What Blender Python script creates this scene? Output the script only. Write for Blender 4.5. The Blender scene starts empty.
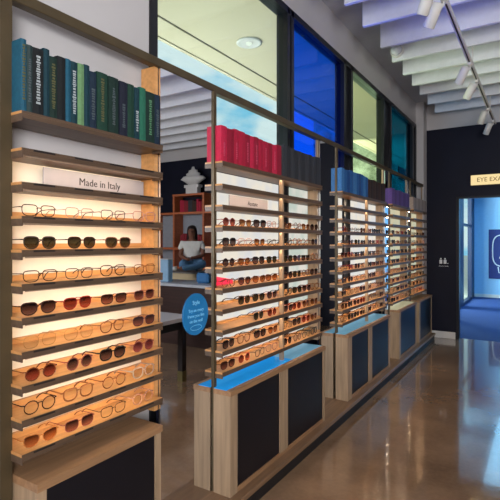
import bpy, bmesh, math, random
from mathutils import Vector, Matrix
random.seed(7)
PI = math.pi
col = bpy.context.scene.collection
scn = bpy.context.scene
scn.view_settings.view_transform = 'Standard'
scn.view_settings.look = 'None'
scn.view_settings.exposure = 0.0
ORD = ['first', 'second', 'third', 'fourth', 'fifth', 'sixth', 'seventh', 'eighth', 'ninth', 'tenth',
       'eleventh', 'twelfth', 'thirteenth', 'fourteenth', 'fifteenth', 'sixteenth', 'seventeenth', 'eighteenth', 'nineteenth', 'twentieth']

# ------------------------------------------------------------------ materials
def lin(c):
    return tuple(((v / 255) / 12.92 if v / 255 <= .04045 else ((v / 255 + .055) / 1.055) ** 2.4) for v in c)

def newmat(name):
    m = bpy.data.materials.new(name)
    m.use_nodes = True
    nt = m.node_tree
    for n in list(nt.nodes):
        nt.nodes.remove(n)
    out = nt.nodes.new('ShaderNodeOutputMaterial')
    return m, nt, out

def plain(name, rgb, rough=.5, metal=0., noise=.06, scale=14., spec=.4, emit=0., ecol=None):
    m, nt, out = newmat(name)
    b = nt.nodes.new('ShaderNodeBsdfPrincipled')
    b.inputs['Roughness'].default_value = rough
    b.inputs['Metallic'].default_value = metal
    b.inputs['Specular IOR Level'].default_value = spec
    tc = nt.nodes.new('ShaderNodeTexCoord')
    n = nt.nodes.new('ShaderNodeTexNoise'); n.inputs['Scale'].default_value = scale; n.inputs['Detail'].default_value = 3
    r = nt.nodes.new('ShaderNodeValToRGB')
    c = lin(rgb)
    r.color_ramp.elements[0].position = .3; r.color_ramp.elements[1].position = .7
    r.color_ramp.elements[0].color = tuple(max(0, v * (1 - noise)) for v in c) + (1,)
    r.color_ramp.elements[1].color = tuple(v * (1 + noise) for v in c) + (1,)
    nt.links.new(tc.outputs['Object'], n.inputs['Vector'])
    nt.links.new(n.outputs['Fac'], r.inputs['Fac'])
    nt.links.new(r.outputs['Color'], b.inputs['Base Color'])
    if emit:
        b.inputs['Emission Color'].default_value = lin(ecol or rgb) + (1,)
        b.inputs['Emission Strength'].default_value = emit
    nt.links.new(b.outputs[0], out.inputs[0])
    return m

def wood(name, rgb, rough=.45, along='Y', contrast=.22, scale=3.):
    m, nt, out = newmat(name)
    b = nt.nodes.new('ShaderNodeBsdfPrincipled'); b.inputs['Roughness'].default_value = rough
    tc = nt.nodes.new('ShaderNodeTexCoord')
    mp = nt.nodes.new('ShaderNodeMapping')
    mp.inputs['Scale'].default_value = {'Y': (14, .9, 14), 'Z': (14, 14, .9), 'X': (.9, 14, 14)}[along]
    n = nt.nodes.new('ShaderNodeTexNoise'); n.inputs['Scale'].default_value = scale; n.inputs['Detail'].default_value = 5
    r = nt.nodes.new('ShaderNodeValToRGB')
    c = lin(rgb)
    r.color_ramp.elements[0].position = .3; r.color_ramp.elements[1].position = .72
    r.color_ramp.elements[0].color = tuple(v * (1 - contrast) for v in c) + (1,)
    r.color_ramp.elements[1].color = tuple(v * (1 + contrast) for v in c) + (1,)
    nt.links.new(tc.outputs['Object'], mp.inputs['Vector']); nt.links.new(mp.outputs[0], n.inputs['Vector'])
    nt.links.new(n.outputs['Fac'], r.inputs['Fac']); nt.links.new(r.outputs['Color'], b.inputs['Base Color'])
    bp = nt.nodes.new('ShaderNodeBump'); bp.inputs['Strength'].default_value = .06
    nt.links.new(n.outputs['Fac'], bp.inputs['Height']); nt.links.new(bp.outputs[0], b.inputs['Normal'])
    nt.links.new(b.outputs[0], out.inputs[0])
    return m

def concrete(name):
    m, nt, out = newmat(name)
    b = nt.nodes.new('ShaderNodeBsdfPrincipled')
    b.inputs['Specular IOR Level'].default_value = .75
    b.inputs['Coat Weight'].default_value = .5; b.inputs['Coat Roughness'].default_value = .025; b.inputs['Coat IOR'].default_value = 1.6
    tc = nt.nodes.new('ShaderNodeTexCoord')
    n1 = nt.nodes.new('ShaderNodeTexNoise'); n1.inputs['Scale'].default_value = 1.3; n1.inputs['Detail'].default_value = 6; n1.inputs['Roughness'].default_value = .62
    n2 = nt.nodes.new('ShaderNodeTexNoise'); n2.inputs['Scale'].default_value = 38; n2.inputs['Detail'].default_value = 3
    mx = nt.nodes.new('ShaderNodeMath'); mx.operation = 'MULTIPLY_ADD'; mx.inputs[1].default_value = .18
    r = nt.nodes.new('ShaderNodeValToRGB')
    r.color_ramp.elements[0].position = .34; r.color_ramp.elements[1].position = .78
    r.color_ramp.elements[0].color = lin((106, 83, 63)) + (1,)
    r.color_ramp.elements[1].color = lin((160, 128, 100)) + (1,)
    nt.links.new(tc.outputs['Object'], n1.inputs['Vector']); nt.links.new(tc.outputs['Object'], n2.inputs['Vector'])
    nt.links.new(n2.outputs['Fac'], mx.inputs[0]); nt.links.new(n1.outputs['Fac'], mx.inputs[2])
    nt.links.new(mx.outputs[0], r.inputs['Fac']); nt.links.new(r.outputs['Color'], b.inputs['Base Color'])
    r2 = nt.nodes.new('ShaderNodeMapRange'); r2.inputs['To Min'].default_value = .05; r2.inputs['To Max'].default_value = .13
    nt.links.new(n1.outputs['Fac'], r2.inputs['Value']); nt.links.new(r2.outputs[0], b.inputs['Roughness'])
    bp = nt.nodes.new('ShaderNodeBump'); bp.inputs['Strength'].default_value = .03; bp.inputs['Distance'].default_value = .02
    nt.links.new(n2.outputs['Fac'], bp.inputs['Height']); nt.links.new(bp.outputs[0], b.inputs['Normal'])
    nt.links.new(b.outputs[0], out.inputs[0])
    return m

def tinted(name, rgb, gloss=.06, frost=0.):
    """thin coloured film: transparent tint + a little mirror reflection"""
    m, nt, out = newmat(name)
    t = nt.nodes.new('ShaderNodeBsdfTransparent'); t.inputs[0].default_value = lin(rgb) + (1,)
    g = nt.nodes.new('ShaderNodeBsdfGlossy'); g.inputs['Roughness'].default_value = .03
    mx = nt.nodes.new('ShaderNodeMixShader'); mx.inputs[0].default_value = gloss
    nt.links.new(t.outputs[0], mx.inputs[1]); nt.links.new(g.outputs[0], mx.inputs[2])
    last = mx
    if frost:
        d = nt.nodes.new('ShaderNodeBsdfTranslucent'); d.inputs[0].default_value = lin(rgb) + (1,)
        m2 = nt.nodes.new('ShaderNodeMixShader'); m2.inputs[0].default_value = frost
        nt.links.new(mx.outputs[0], m2.inputs[1]); nt.links.new(d.outputs[0], m2.inputs[2]); last = m2
    nt.links.new(last.outputs[0], out.inputs[0])
    return m

def lens_mat(name, top, bot, gloss=.07, solid=.0):
    """graduated tinted lens: dark above, lighter below"""
    m, nt, out = newmat(name)
    tc = nt.nodes.new('ShaderNodeTexCoord'); sp = nt.nodes.new('ShaderNodeSeparateXYZ')
    r = nt.nodes.new('ShaderNodeValToRGB')
    r.color_ramp.elements[0].position = .1; r.color_ramp.elements[1].position = .85
    r.color_ramp.elements[0].color = lin(bot) + (1,); r.color_ramp.elements[1].color = lin(top) + (1,)
    nt.links.new(tc.outputs['Generated'], sp.inputs[0]); nt.links.new(sp.outputs['Z'], r.inputs['Fac'])
    t = nt.nodes.new('ShaderNodeBsdfTransparent'); nt.links.new(r.outputs[0], t.inputs[0])
    g = nt.nodes.new('ShaderNodeBsdfGlossy'); g.inputs['Roughness'].default_value = .08
    mx = nt.nodes.new('ShaderNodeMixShader'); mx.inputs[0].default_value = gloss
    nt.links.new(t.outputs[0], mx.inputs[1]); nt.links.new(g.outputs[0], mx.inputs[2])
    last = mx
    if solid:
        d = nt.nodes.new('ShaderNodeBsdfDiffuse'); nt.links.new(r.outputs[0], d.inputs[0])
        m2 = nt.nodes.new('ShaderNodeMixShader'); m2.inputs[0].default_value = solid
        nt.links.new(mx.outputs[0], m2.inputs[1]); nt.links.new(d.outputs[0], m2.inputs[2]); last = m2
    nt.links.new(last.outputs[0], out.inputs[0])
    return m

def glow(name, rgb, strength, noise=0., scale=3., rgb2=None):
    m, nt, out = newmat(name)
    e = nt.nodes.new('ShaderNodeEmission'); e.inputs[1].default_value = strength
    if noise or rgb2:
        tc = nt.nodes.new('ShaderNodeTexCoord')
        n = nt.nodes.new('ShaderNodeTexNoise'); n.inputs['Scale'].default_value = scale; n.inputs['Detail'].default_value = 2
        r = nt.nodes.new('ShaderNodeValToRGB'); r.color_ramp.elements[0].position = .38; r.color_ramp.elements[1].position = .62
        r.color_ramp.elements[0].color = lin(rgb) + (1,); r.color_ramp.elements[1].color = lin(rgb2 or rgb) + (1,)
        nt.links.new(tc.outputs['Object'], n.inputs['Vector']); nt.links.new(n.outputs['Fac'], r.inputs[0]); nt.links.new(r.outputs[0], e.inputs[0])
    else:
        e.inputs[0].default_value = lin(rgb) + (1,)
    nt.links.new(e.outputs[0], out.inputs[0])
    return m

M = {}
M['concrete'] = concrete('polished concrete')
M['wallgrey'] = plain('grey white paint', (194, 190, 190), .7, noise=.03, scale=3)
M['ceil'] = plain('ceiling paint', (190, 192, 200), .8, noise=.03)
M['baffle'] = plain('white felt baffle', (222, 224, 230), .8, noise=.03, scale=20)
M['navy'] = plain('dark navy paint', (20, 22, 38), .5, noise=.1, scale=3, spec=.2)
M['black'] = plain('black aluminium', (22, 23, 28), .35, noise=.1)
M['white'] = plain('white paint', (215, 213, 210), .5, noise=.03)
M['oak'] = wood('light oak upright grain', (164, 138, 110), along='Z')
M['oaktop'] = wood('light oak long grain', (156, 118, 84), along='Y')
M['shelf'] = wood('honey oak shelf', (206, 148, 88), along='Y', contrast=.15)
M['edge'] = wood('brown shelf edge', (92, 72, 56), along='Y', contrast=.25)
M['bronze'] = plain('bronze post', (84, 71, 50), .45, .3, noise=.15, scale=8)
M['label'] = plain('dark label insert', (38, 33, 32), .5)
M['door'] = plain('black laminate door', (17, 17, 24), .42, noise=.1, scale=5)
M['panel'] = plain('cream back panel', (236, 226, 208), .7, noise=.03, scale=3)
M['signgrey'] = plain('pale grey sign', (156, 152, 156), .55, noise=.03)
M['ink'] = plain('dark ink', (46, 42, 44), .6)
M['whiteink'] = plain('white ink', (216, 220, 224), .6)
M['plinthwood'] = wood('brown plinth', (128, 98, 72), along='Y', rough=.4)
M['kick'] = plain('dark kick face', (30, 26, 25), .6)
M['frost'] = glow('painted daylight panel', (255, 246, 228), .84, 1, 5., (236, 236, 236))  # no light behind it: emission stands for bright outdoors
M['frostcool'] = glow('painted cool daylight panel', (248, 244, 232), .78, 1, 6., (214, 226, 214))  # cooler version, daylight behind the bay put in as emission
M['bluestrip'] = glow('painted blue glow panel', (30, 158, 240), .78, 1, 2.5, (96, 190, 240))  # blue outdoor light behind the rack, put in as glow
M['palebluestrip'] = glow('painted pale blue glow panel', (150, 205, 230), .75, 1, 2.5, (196, 224, 232))  # paler blue outdoor glow, same painted emission
M['creamstrip'] = glow('painted cream glow panel', (246, 232, 190), .7, 1, 4, (220, 226, 200))  # pale brightness behind the narrow racks, painted as emission
M['inlay_crimson'] = plain('blue worktop glow', (36, 150, 226), .15, noise=.05, emit=.42)  # blue light on the worktop, painted with some emission
M['inlay_blue'] = plain('pale blue worktop glow', (120, 176, 204), .15, noise=.05, emit=.3)  # weaker blue worktop light, also in colour and emission
M['inlay_purple'] = plain('cream worktop glow', (226, 220, 180), .15, noise=.05, emit=.3)  # cream light on the worktop, painted as colour and glow
M['inlay_beige'] = M['oaktop']
M['led'] = plain('led strip housing', (150, 130, 110), .5)
m_, nt_, out_ = newmat('mirror silver')
g_ = nt_.nodes.new('ShaderNodeBsdfGlossy'); g_.inputs['Color'].default_value = (.82, .84, .86, 1); g_.inputs['Roughness'].default_value = 0
nt_.links.new(g_.outputs[0], out_.inputs[0]); M['mirror'] = m_
M['clear'] = tinted('clear window glass', (240, 250, 248), .05)
M['bluefilm'] = tinted('blue window film', (62, 150, 255), .06)
M['creamfilm'] = tinted('faint green window film', (232, 244, 226), .05)
M['tealfilm'] = tinted('teal window film', (52, 156, 186), .06)
M['soffit'] = plain('cream soffit', (206, 195, 168), .8, noise=.02, scale=1)
M['seam'] = plain('soffit seam', (120, 112, 90), .8)
M['pave'] = plain('outdoor paving', (190, 186, 176), .9, noise=.08)
M['carpet'] = plain('blue carpet', (34, 58, 112), .95, noise=.25, scale=60)
M['bluewall'] = plain('pale blue wall', (150, 196, 232), .8, noise=.03)

def stone_mat():
    m, nt, out = newmat('pale stone and ivy')
    b = nt.nodes.new('ShaderNodeBsdfPrincipled'); b.inputs['Roughness'].default_value = .9
    tc = nt.nodes.new('ShaderNodeTexCoord')
    n = nt.nodes.new('ShaderNodeTexNoise'); n.inputs['Scale'].default_value = 2.2; n.inputs['Detail'].default_value = 8; n.inputs['Roughness'].default_value = .75
    r = nt.nodes.new('ShaderNodeValToRGB'); r.color_ramp.elements[0].position = .36; r.color_ramp.elements[1].position = .62
    r.color_ramp.elements[0].color = lin((120, 130, 104)) + (1,); r.color_ramp.elements[1].color = lin((214, 220, 196)) + (1,)
    nt.links.new(tc.outputs['Object'], n.inputs['Vector']); nt.links.new(n.outputs['Fac'], r.inputs[0]); nt.links.new(r.outputs[0], b.inputs['Base Color'])
    nt.links.new(b.outputs[0], out.inputs[0]); return m
M['stone'] = stone_mat()

# ------------------------------------------------------------------ mesh helpers
class MB:
    def __init__(s):
        s.bm = bmesh.new()
    def box(s, x0, x1, y0, y1, z0, z1, mi=0, bev=0.):
        vs = [s.bm.verts.new((x, y, z)) for x in (x0, x1) for y in (y0, y1) for z in (z0, z1)]
        fs = [(0, 1, 3, 2), (4, 6, 7, 5), (0, 4, 5, 1), (2, 3, 7, 6), (0, 2, 6, 4), (1, 5, 7, 3)]
        faces = []
        for f in fs:
            fc = s.bm.faces.new([vs[i] for i in f]); fc.material_index = mi; faces.append(fc)
        if bev:
            es = list({e for f in faces for e in f.edges})
            r = bmesh.ops.bevel(s.bm, geom=es, offset=bev, segments=1, affect='EDGES', profile=.5)
            for f in r['faces']:
                f.material_index = mi
        return faces
    def poly(s, pts, mi=0):
        f = s.bm.faces.new([s.bm.verts.new(p) for p in pts]); f.material_index = mi; return f
    def tube(s, pts, r, n=6, closed=False, mi=0, flat=1.):
        pts = [Vector(p) for p in pts]; N = len(pts); rings = []
        up0 = Vector((0, 1, 0))
        for i, p in enumerate(pts):
            a = pts[(i - 1) % N] if (closed or i > 0) else p
            b = pts[(i + 1) % N] if (closed or i < N - 1) else p
            t = (b - a).normalized()
            up = up0 if abs(t.dot(up0)) < .9 else Vector((0, 0, 1))
            u = t.cross(up).normalized(); v = u.cross(t).normalized()
            rr = r[i] if isinstance(r, (list, tuple)) else r
            rings.append([s.bm.verts.new(p + u * (math.cos(2 * PI * k / n) * rr) + v * (math.sin(2 * PI * k / n) * rr * flat)) for k in range(n)])
        for i in range(N if closed else N - 1):
            A, B = rings[i], rings[(i + 1) % N]
            for k in range(n):
                f = s.bm.faces.new((A[k], A[(k + 1) % n], B[(k + 1) % n], B[k])); f.material_index = mi; f.smooth = True
        if not closed:
            for R_ in (rings[0], rings[-1]):
                f = s.bm.faces.new(R_); f.material_index = mi
    def lathe(s, prof, n=20, c=(0, 0, 0), axis='Z', mi=0):
        rings = []
        for r, h in prof:
            ring = []
            for k in range(n):
                a = 2 * PI * k / n
                q = (r * math.cos(a), r * math.sin(a), h) if axis == 'Z' else ((h, r * math.cos(a), r * math.sin(a)) if axis == 'X' else (r * math.cos(a), h, r * math.sin(a)))
                ring.append(s.bm.verts.new((c[0] + q[0], c[1] + q[1], c[2] + q[2])))
            rings.append(ring)
        for A, B in zip(rings, rings[1:]):
            for k in range(n):
                f = s.bm.faces.new((A[k], A[(k + 1) % n], B[(k + 1) % n], B[k])); f.material_index = mi; f.smooth = True
        for R_ in (rings[0], rings[-1]):
            f = s.bm.faces.new(R_); f.material_index = mi
    def mesh(s, name, mats):
        bmesh.ops.recalc_face_normals(s.bm, faces=s.bm.faces)
        me = bpy.data.meshes.new(name); s.bm.to_mesh(me); s.bm.free()
        for m in (mats if isinstance(mats, (list, tuple)) else [mats]):
            me.materials.append(m)
        return me
    def build(s, name, mats, parent=None, loc=None, rotz=0.):
        o = bpy.data.objects.new(name, s.mesh(name, mats)); col.objects.link(o)
        if loc is not None: o.location = loc
        o.rotation_euler.z = rotz
        if parent: o.parent = parent
        return o

def tag(o, label=None, cat=None, group=None, kind=None):
    if label: o['label'] = label
    if cat: o['category'] = cat
    if group: o['group'] = group
    if kind: o['kind'] = kind
    return o
def thing(name, label, cat, loc=(0, 0, 0), rotz=0., group=None):
    o = bpy.data.objects.new(name, None); col.objects.link(o); o.empty_display_size = .05
    o.location = loc; o.rotation_euler.z = rotz
    return tag(o, label, cat, group)
def B(name, mat, x0, x1, y0, y1, z0, z1, parent=None, off=(0, 0, 0), bev=0.):
    b = MB(); b.box(x0 - off[0], x1 - off[0], y0 - off[1], y1 - off[1], z0 - off[2], z1 - off[2], bev=bev)
    return b.build(name, mat, parent, loc=(0, 0, 0))
def struct(o):
    o['kind'] = 'structure'; return o
def copy_tree(o, parent=None):
    c = o.copy(); col.objects.link(c)
    if parent: c.parent = parent
    for ch in list(o.children):
        copy_tree(ch, c)
    return c
_txt = {}
def text(name, body, size, mat, parent, loc, facing='X', ext=.0006, align='CENTER'):
    key = (body, size)
    cu = bpy.data.curves.new('lettering', 'FONT'); cu.body = body; cu.size = size; cu.extrude = ext
    cu.align_x = align; cu.align_y = 'CENTER'; cu.resolution_u = 2
    t = bpy.data.objects.new('tmp', cu); col.objects.link(t)
    dg = bpy.context.evaluated_depsgraph_get()
    me = bpy.data.meshes.new_from_object(t.evaluated_get(dg))
    bpy.data.objects.remove(t)
    # text plane XY -> standing; facing +X : text x -> world +Y ; facing -Y : text x -> world +X
    if facing == 'X':
        R_ = Matrix(((0, 0, 1, 0), (1, 0, 0, 0), (0, 1, 0, 0), (0, 0, 0, 1)))
    else:
        R_ = Matrix(((1, 0, 0, 0), (0, 0, -1, 0), (0, 1, 0, 0), (0, 0, 0, 1)))
    me.transform(R_)
    me.materials.clear(); me.materials.append(mat)
    o = bpy.data.objects.new(name, me); col.objects.link(o); o.parent = parent; o.location = loc
    return o

# ------------------------------------------------------------------ dimensions (metres, camera stands at x=0 y=0)
XG = -1.78           # glass / shop front plane
YF = 8.30            # far wall
XR, YB, ZC = 5.0, -3.0, 3.90
# ------------------------------------------------------------------ room shell
o = MB(); o.box(XG - .1, XR + .12, YB - .12, YF + .12, -.12, 0); struct(o.build('floor', M['concrete']))
o = MB(); o.box(XG - .12, XR + .12, YB - .12, YF + .12, ZC, ZC + .1); struct(o.build('ceiling', M['ceil']))
o = MB(); o.box(XG - .12, XG, YB, 1.835, 0, ZC); struct(o.build('wall_left', M['wallgrey']))
o = MB(); o.box(XG - .12, XG, 1.835, YF, 3.53, ZC); struct(o.build('wall_left_header', M['wallgrey']))
o = MB(); o.box(XG - .12, XG - .05, 1.89, 7.80, 0, 2.08); struct(o.build('wall_left_apron', M['navy']))
o = MB(); o.box(XR, XR + .12, YB, YF, 0, ZC); struct(o.build('wall_right', M['navy']))
o = MB(); o.box(XG, XR, YB - .12, YB, 0, ZC); struct(o.build('wall_back', M['wallgrey']))
DX0, DX1, DZ = -1.175, -.16, 2.33
o = MB()
o.box(XG, DX0, YF, YF + .12, 0, 3.47); o.box(DX1, XR, YF, YF + .12, 0, 3.47); o.box(DX0, DX1, YF, YF + .12, DZ, 3.47)
struct(o.build('wall_far', M['navy']))
o = MB(); o.box(XG, XR, YF, YF + .12, 3.47, ZC); struct(o.build('wall_far_top', M['wallgrey']))
o = MB(); o.box(XG, -1.655, 8.06, YF, 0, ZC); struct(o.build('trim_column', M['wallgrey']))
o = MB(); o.box(-1.65, DX0 - .03, YF - .018, YF, 0, .11, bev=.003); struct(o.build('baseboard_far', M['white']))
o = MB(); o.box(DX0 - .02, DX0 + .025, YF - .01, YF + .13, 0, DZ); o.box(DX0, DX1, YF - .01, YF + .13, DZ - .03, DZ); o.box(DX1 - .025, DX1 + .02, YF - .01, YF + .13, 0, DZ)
struct(o.build('door_1_jamb', M['black']))

# window wall : mullions, header frame, panes
mull = [(1.835, 1.89), (3.42, 3.54), (4.713, 4.99), (6.18, 6.56), (7.80, 8.06)]
for i, (a, b) in enumerate(mull):
    o = MB(); w = min(.07, (b - a) / 2)
    if b - a > .10:
        o.box(XG - .09, XG + .012, a, a + w * .8, 0, 3.53); o.box(XG - .09, XG + .012, b - w * .8, b, 0, 3.53)
        o.box(XG - .06, XG - .02, a + w * .8, b - w * .8, 0, 3.53)
    else:
        o.box(XG - .09, XG + .012, a, b, 0, 3.53)
    struct(o.build('window_mullion_%d' % (i + 1), M['black']))
o = MB(); o.box(XG - .09, XG + .012, 1.835, 8.06, 3.48, 3.535); struct(o.build('window_head_frame', M['black']))
pm = ['clear', 'bluefilm', 'creamfilm', 'tealfilm']
for i in range(4):
    o = MB(); o.box(XG - .034, XG - .028, mull[i][1], mull[i + 1][0], 2.08, 3.48)
    struct(o.build('window_%d' % (i + 1), M[pm[i]]))

# ------------------------------------------------------------------ outdoors
o = MB(); o.box(XG - 40, XG - .12, -12, 60, -.15, -.05); struct(o.build('ground_outside', M['pave']))
o = MB(); o.box(-3.10, XG - .12, -4, 16, 3.56, 3.80); o.box(-3.14, -3.10, -4, 16, 3.55, 4.0); struct(o.build('soffit_outside', M['soffit']))
o = MB(); o.box(-2.83, -2.815, -4, 16, 3.552, 3.56); struct(o.build('trim_soffit_seam', M['seam']))
dl = thing('soffit_downlight', 'round recessed downlight in the cream soffit outside the clear window', 'downlight', (-2.44, 3.90, 3.56))
o = MB(); o.lathe([(.085, 0), (.125, -.002), (.125, -.014), (.10, -.016), (.085, -.008)], 28); o.build('trim_ring', M['white'], dl)
o = MB(); o.lathe([(.083, -.001), (.06, -.004), (.02, -.006)], 24); o.build('reflector', plain('downlight reflector', (200, 196, 180), .25, .6), dl)
o = MB(); o.lathe([(.028, -.004), (.03, -.02), (.012, -.034)], 16); o.build('bulb', glow('downlight bulb', (255, 250, 235), 1.2), dl)
nb = thing('neighbour_building', 'pale stone clad building across the way behind the last windows', 'building', (-6, 15, -.05))
o = MB(); o.box(-.2, 2.0, -1.2, 7, 0, 6.3); o.build('wall', M['stone'], nb)
for k in range(3):
    o = MB(); o.box(2.0, 2.03, -1.6 + k * 2.2, -.5 + k * 2.2, 3.7, 5.2); f_ = o.build('window', M['black'], nb)

# world : bright sky with soft clouds
w = bpy.data.worlds.new('sky'); scn.world = w; w.use_nodes = True
nt = w.node_tree
for n in list(nt.nodes): nt.nodes.remove(n)
wo = nt.nodes.new('ShaderNodeOutputWorld'); bg = nt.nodes.new('ShaderNodeBackground')
tc = nt.nodes.new('ShaderNodeTexCoord'); mp = nt.nodes.new('ShaderNodeMapping'); mp.inputs['Scale'].default_value = (3.2, 3.2, 6.5)
mp.inputs['Location'].default_value = (.35, .2, .1)
n = nt.nodes.new('ShaderNodeTexNoise'); n.inputs['Scale'].default_value = 1.7; n.inputs['Detail'].default_value = 7; n.inputs['Roughness'].default_value = .55
r = nt.nodes.new('ShaderNodeValToRGB'); r.color_ramp.elements[0].position = .34; r.color_ramp.elements[1].position = .5
r.color_ramp.elements[0].color = lin((138, 210, 244)) + (1,); r.color_ramp.elements[1].color = lin((240, 249, 253)) + (1,)
bg.inputs[1].default_value = 1.0
nt.links.new(tc.outputs['Generated'], mp.inputs[0]); nt.links.new(mp.outputs[0], n.inputs[0]); nt.links.new(n.outputs['Fac'], r.inputs[0])
nt.links.new(r.outputs[0], bg.inputs[0]); nt.links.new(bg.outputs[0], wo.inputs[0])

# ------------------------------------------------------------------ ceiling baffles
bys = [-1.6, -1.1, -.6, -.1, .4, .9, 1.4, 1.9, 2.4, 2.9, 3.39, 3.88, 4.37, 4.95, 5.40, 5.89, 6.36, 6.82, 7.36, 7.90]
o = MB(); o.box(-1.45, XR - .4, -.022, .022, 3.645, ZC - .002, bev=.004)
bme = o.mesh('baffle_board', M['baffle'])
for i, y in enumerate(bys):
    k = len(bys) - 1 - i
    ob = bpy.data.objects.new('ceiling_baffle', bme); col.objects.link(ob); ob.location = (0, y, 0)
    tag(ob, 'white hanging ceiling baffle, %s board out from the dark end wall' % ORD[k], 'ceiling baffle', 'ceiling baffles')

# track with spotlights
TX, TZ = -.62, 3.40
tr = thing('lighting_track', 'long pale grey lighting track hung under the white ceiling baffles', 'lighting track', (TX, 5, TZ))
o = MB(); o.box(-.02, .02, -7.6, 3.1, 0, .035, bev=.004); o.build('rail', M['white'], tr)
o = MB(); o.box(-.006, .006, -7.58, 3.08, -.002, .001); o.build('conductor_slot', M['label'], tr)
for yy in (-5, -2.1, .40, 2.36):
    o = MB(); o.tube([(0, yy, .033), (0, yy, .249)], .008, 8); o.build('stem', M['white'], tr)
def spot(y, side, lab, tilt, dz=0.):
    t = thing('track_spotlight', lab, 'spotlight', (TX, y, TZ), 0, 'track spotlights')
    o = MB(); o.box(-.017, .017, -.05, .05, -.028, 0, bev=.004); o.build('adapter', M['white'], t)
    o = MB(); o.tube([(0, 0, -.026), (0, 0, -.055), (side * .03, 0, -.075)], .009, 8); o.build('bracket', M['white'], t)
    o = MB(); o.lathe([(.03, .085), (.04, .08), (.043, .04), (.043, -.09), (.038, -.094), (.036, -.085)], 20)
    h = o.build('housing', M['white'], t, loc=(side * .07, 0, -.105)); h.rotation_euler = tilt
    o = MB(); o.lathe([(.034, -.084), (.034, -.087)], 18)
    l = o.build('lens', M['signgrey'], h)
    return t
spot(3.46, -1, 'white cylinder track spotlight beside the ceiling baffle edge, closest to the camera', (0.35, .45, 0))
spot(3.70, -1, 'white cylinder track spotlight second along the track from the camera', (.35, .5, 0))
spot(5.20, -1, 'white cylinder track spotlight third along the track, above the mid floor', (.3, .5, 0))
spot(5.80, -1, 'white cylinder track spotlight fourth along the track', (.25, .5, 0))
spot(7.10, -1, 'white cylinder track spotlight fifth along, above the lit sign', (.3, .4, 0))
spot(7.85, -1, 'white cylinder track spotlight last on the track by the dark end wall', (.3, .4, 0))

sc = thing('security_camera', 'small white dome camera fixed to a ceiling baffle face', 'camera', (-1.385, 5.377, 3.745))
o = MB(); o.lathe([(.07, 0), (.075, -.02), (.07, -.05)], 20, axis='Y'); o.build('base', M['white'], sc)
o = MB(); o.lathe([(.062, -.05), (.058, -.075), (.042, -.1), (.02, -.112), (.004, -.115)], 20, axis='Y'); o.build('dome', plain('grey dome', (206, 208, 220), .15), sc)

# ------------------------------------------------------------------ far wall signs
sg = thing('lightbox_sign', 'cream glowing box sign reading EYE EXAMS over the doorway', 'sign', (-.5, YF, 2.575))
o = MB(); o.box(-.475, .475, -.06, 0, -.085, .085, bev=.004); o.build('housing', M['bronze'], sg)
o = MB(); o.box(-.47, .47, -.064, -.0602, -.079, .079); o.build('face', glow('sign glow', (255, 228, 168), .98), sg)
text('lettering', 'EYE EXAMS', .095, plain('gold ink', (150, 104, 46), .6), sg, (-.385, -.0655, 0), facing='Y', align='LEFT')
dc = thing('restroom_decal', 'small white restroom pictogram decal on the dark navy end wall', 'decal', (-1.385, YF, 1.25))
for k, dx in enumerate((-.045, .02)):
    o = MB(); o.lathe([(.014, -.002), (.014, -.0005)], 14, c=(dx, 0, .062), axis='Y')
    o.box(dx - .022, dx + .022, -.002, -.0005, -.02, .044); o.build('figure', M['whiteink'], dc)
o = MB(); o.box(.058, .07, -.002, -.0005, -.02, -.006); o.build('dot', M['whiteink'], dc)
text('lettering', 'Restroom', .036, M['whiteink'], dc, (.0, -.002, -.058), facing='Y')

# ------------------------------------------------------------------ blue room through the doorway
o = MB(); o.box(-1.80, 2.2, YF + .12, 15.1, -.12, -.004); struct(o.build('floor_carpet', M['carpet']))
o = MB(); o.box(-1.80, 2.2, 15.0, 15.12, 0, 3.0); struct(o.build('wall_end', M['bluewall']))
o = MB(); o.box(2.1, 2.2, YF + .12, 15.0, 0, 3.0); struct(o.build('wall_blue_right', M['bluewall']))
o = MB(); o.box(-1.80, 2.2, YF + .12, 15.1, 3.0, 3.1); struct(o.build('ceiling_blue', M['bluewall']))
o = MB(); o.box(-1.8, 2.1, 14.975, 15.0, 0, .09); struct(o.build('baseboard_end', M['white']))
o = MB()
for a, b in ((8.42, 8.6), (10.4, 10.6), (12.2, 12.75), (14.25, 14.9)):
    o.box(-1.76, -1.66, a, b, 0, 3.0)
o.box(-1.75, -1.67, 8.6, 14.3, 2.0, 2.06); o.box(-1.75, -1.67, 8.6, 14.3, 0, .06)
struct(o.build('window_frame_beyond', plain('dark blue frame', (20, 34, 66), .4)))
o = MB(); o.box(-1.72, -1.71, 8.6, 14.3, .06, 3.0); struct(o.build('window_5', M['clear']))
o = MB(); o.box(-1.80, -1.70, 14.9, 15.0, 0, 3.0); struct(o.build('wall_beyond_left', M['bluewall']))
po = thing('wall_poster', 'square navy poster with a white outline drawing on the pale blue wall', 'poster', (-.80, 15.0, 1.24))
o = MB(); o.box(-.5, .5, -.03, 0, -.7, .7, bev=.004); o.build('board', plain('navy poster', (26, 44, 110), .6), po)
o = MB(); pts = []
for k in range(28):
    a = 2 * PI * k / 28
    pts.append((-.10 + .30 * abs(math.cos(a)) ** .6 * (1 if math.cos(a) > 0 else -1), -.034, .1 + .44 * abs(math.sin(a)) ** .6 * (1 if math.sin(a) > 0 else -1)))
o.tube(pts, .016, 6, closed=True)
o.tube([(-.22, -.034, -.12), (-.12, -.034, .12), (.02, -.034, .12), (.1, -.034, -.1)], .016, 6)
o.tube([(-.22, -.034, -.12), (.1, -.034, -.1)], .016, 6)
o.tube([(-.26, -.034, -.36), (-.24, -.034, -.52), (0, -.034, -.58), (.24, -.034, -.5)], .016, 6)
o.build('line_drawing', M['whiteink'], po)

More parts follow.
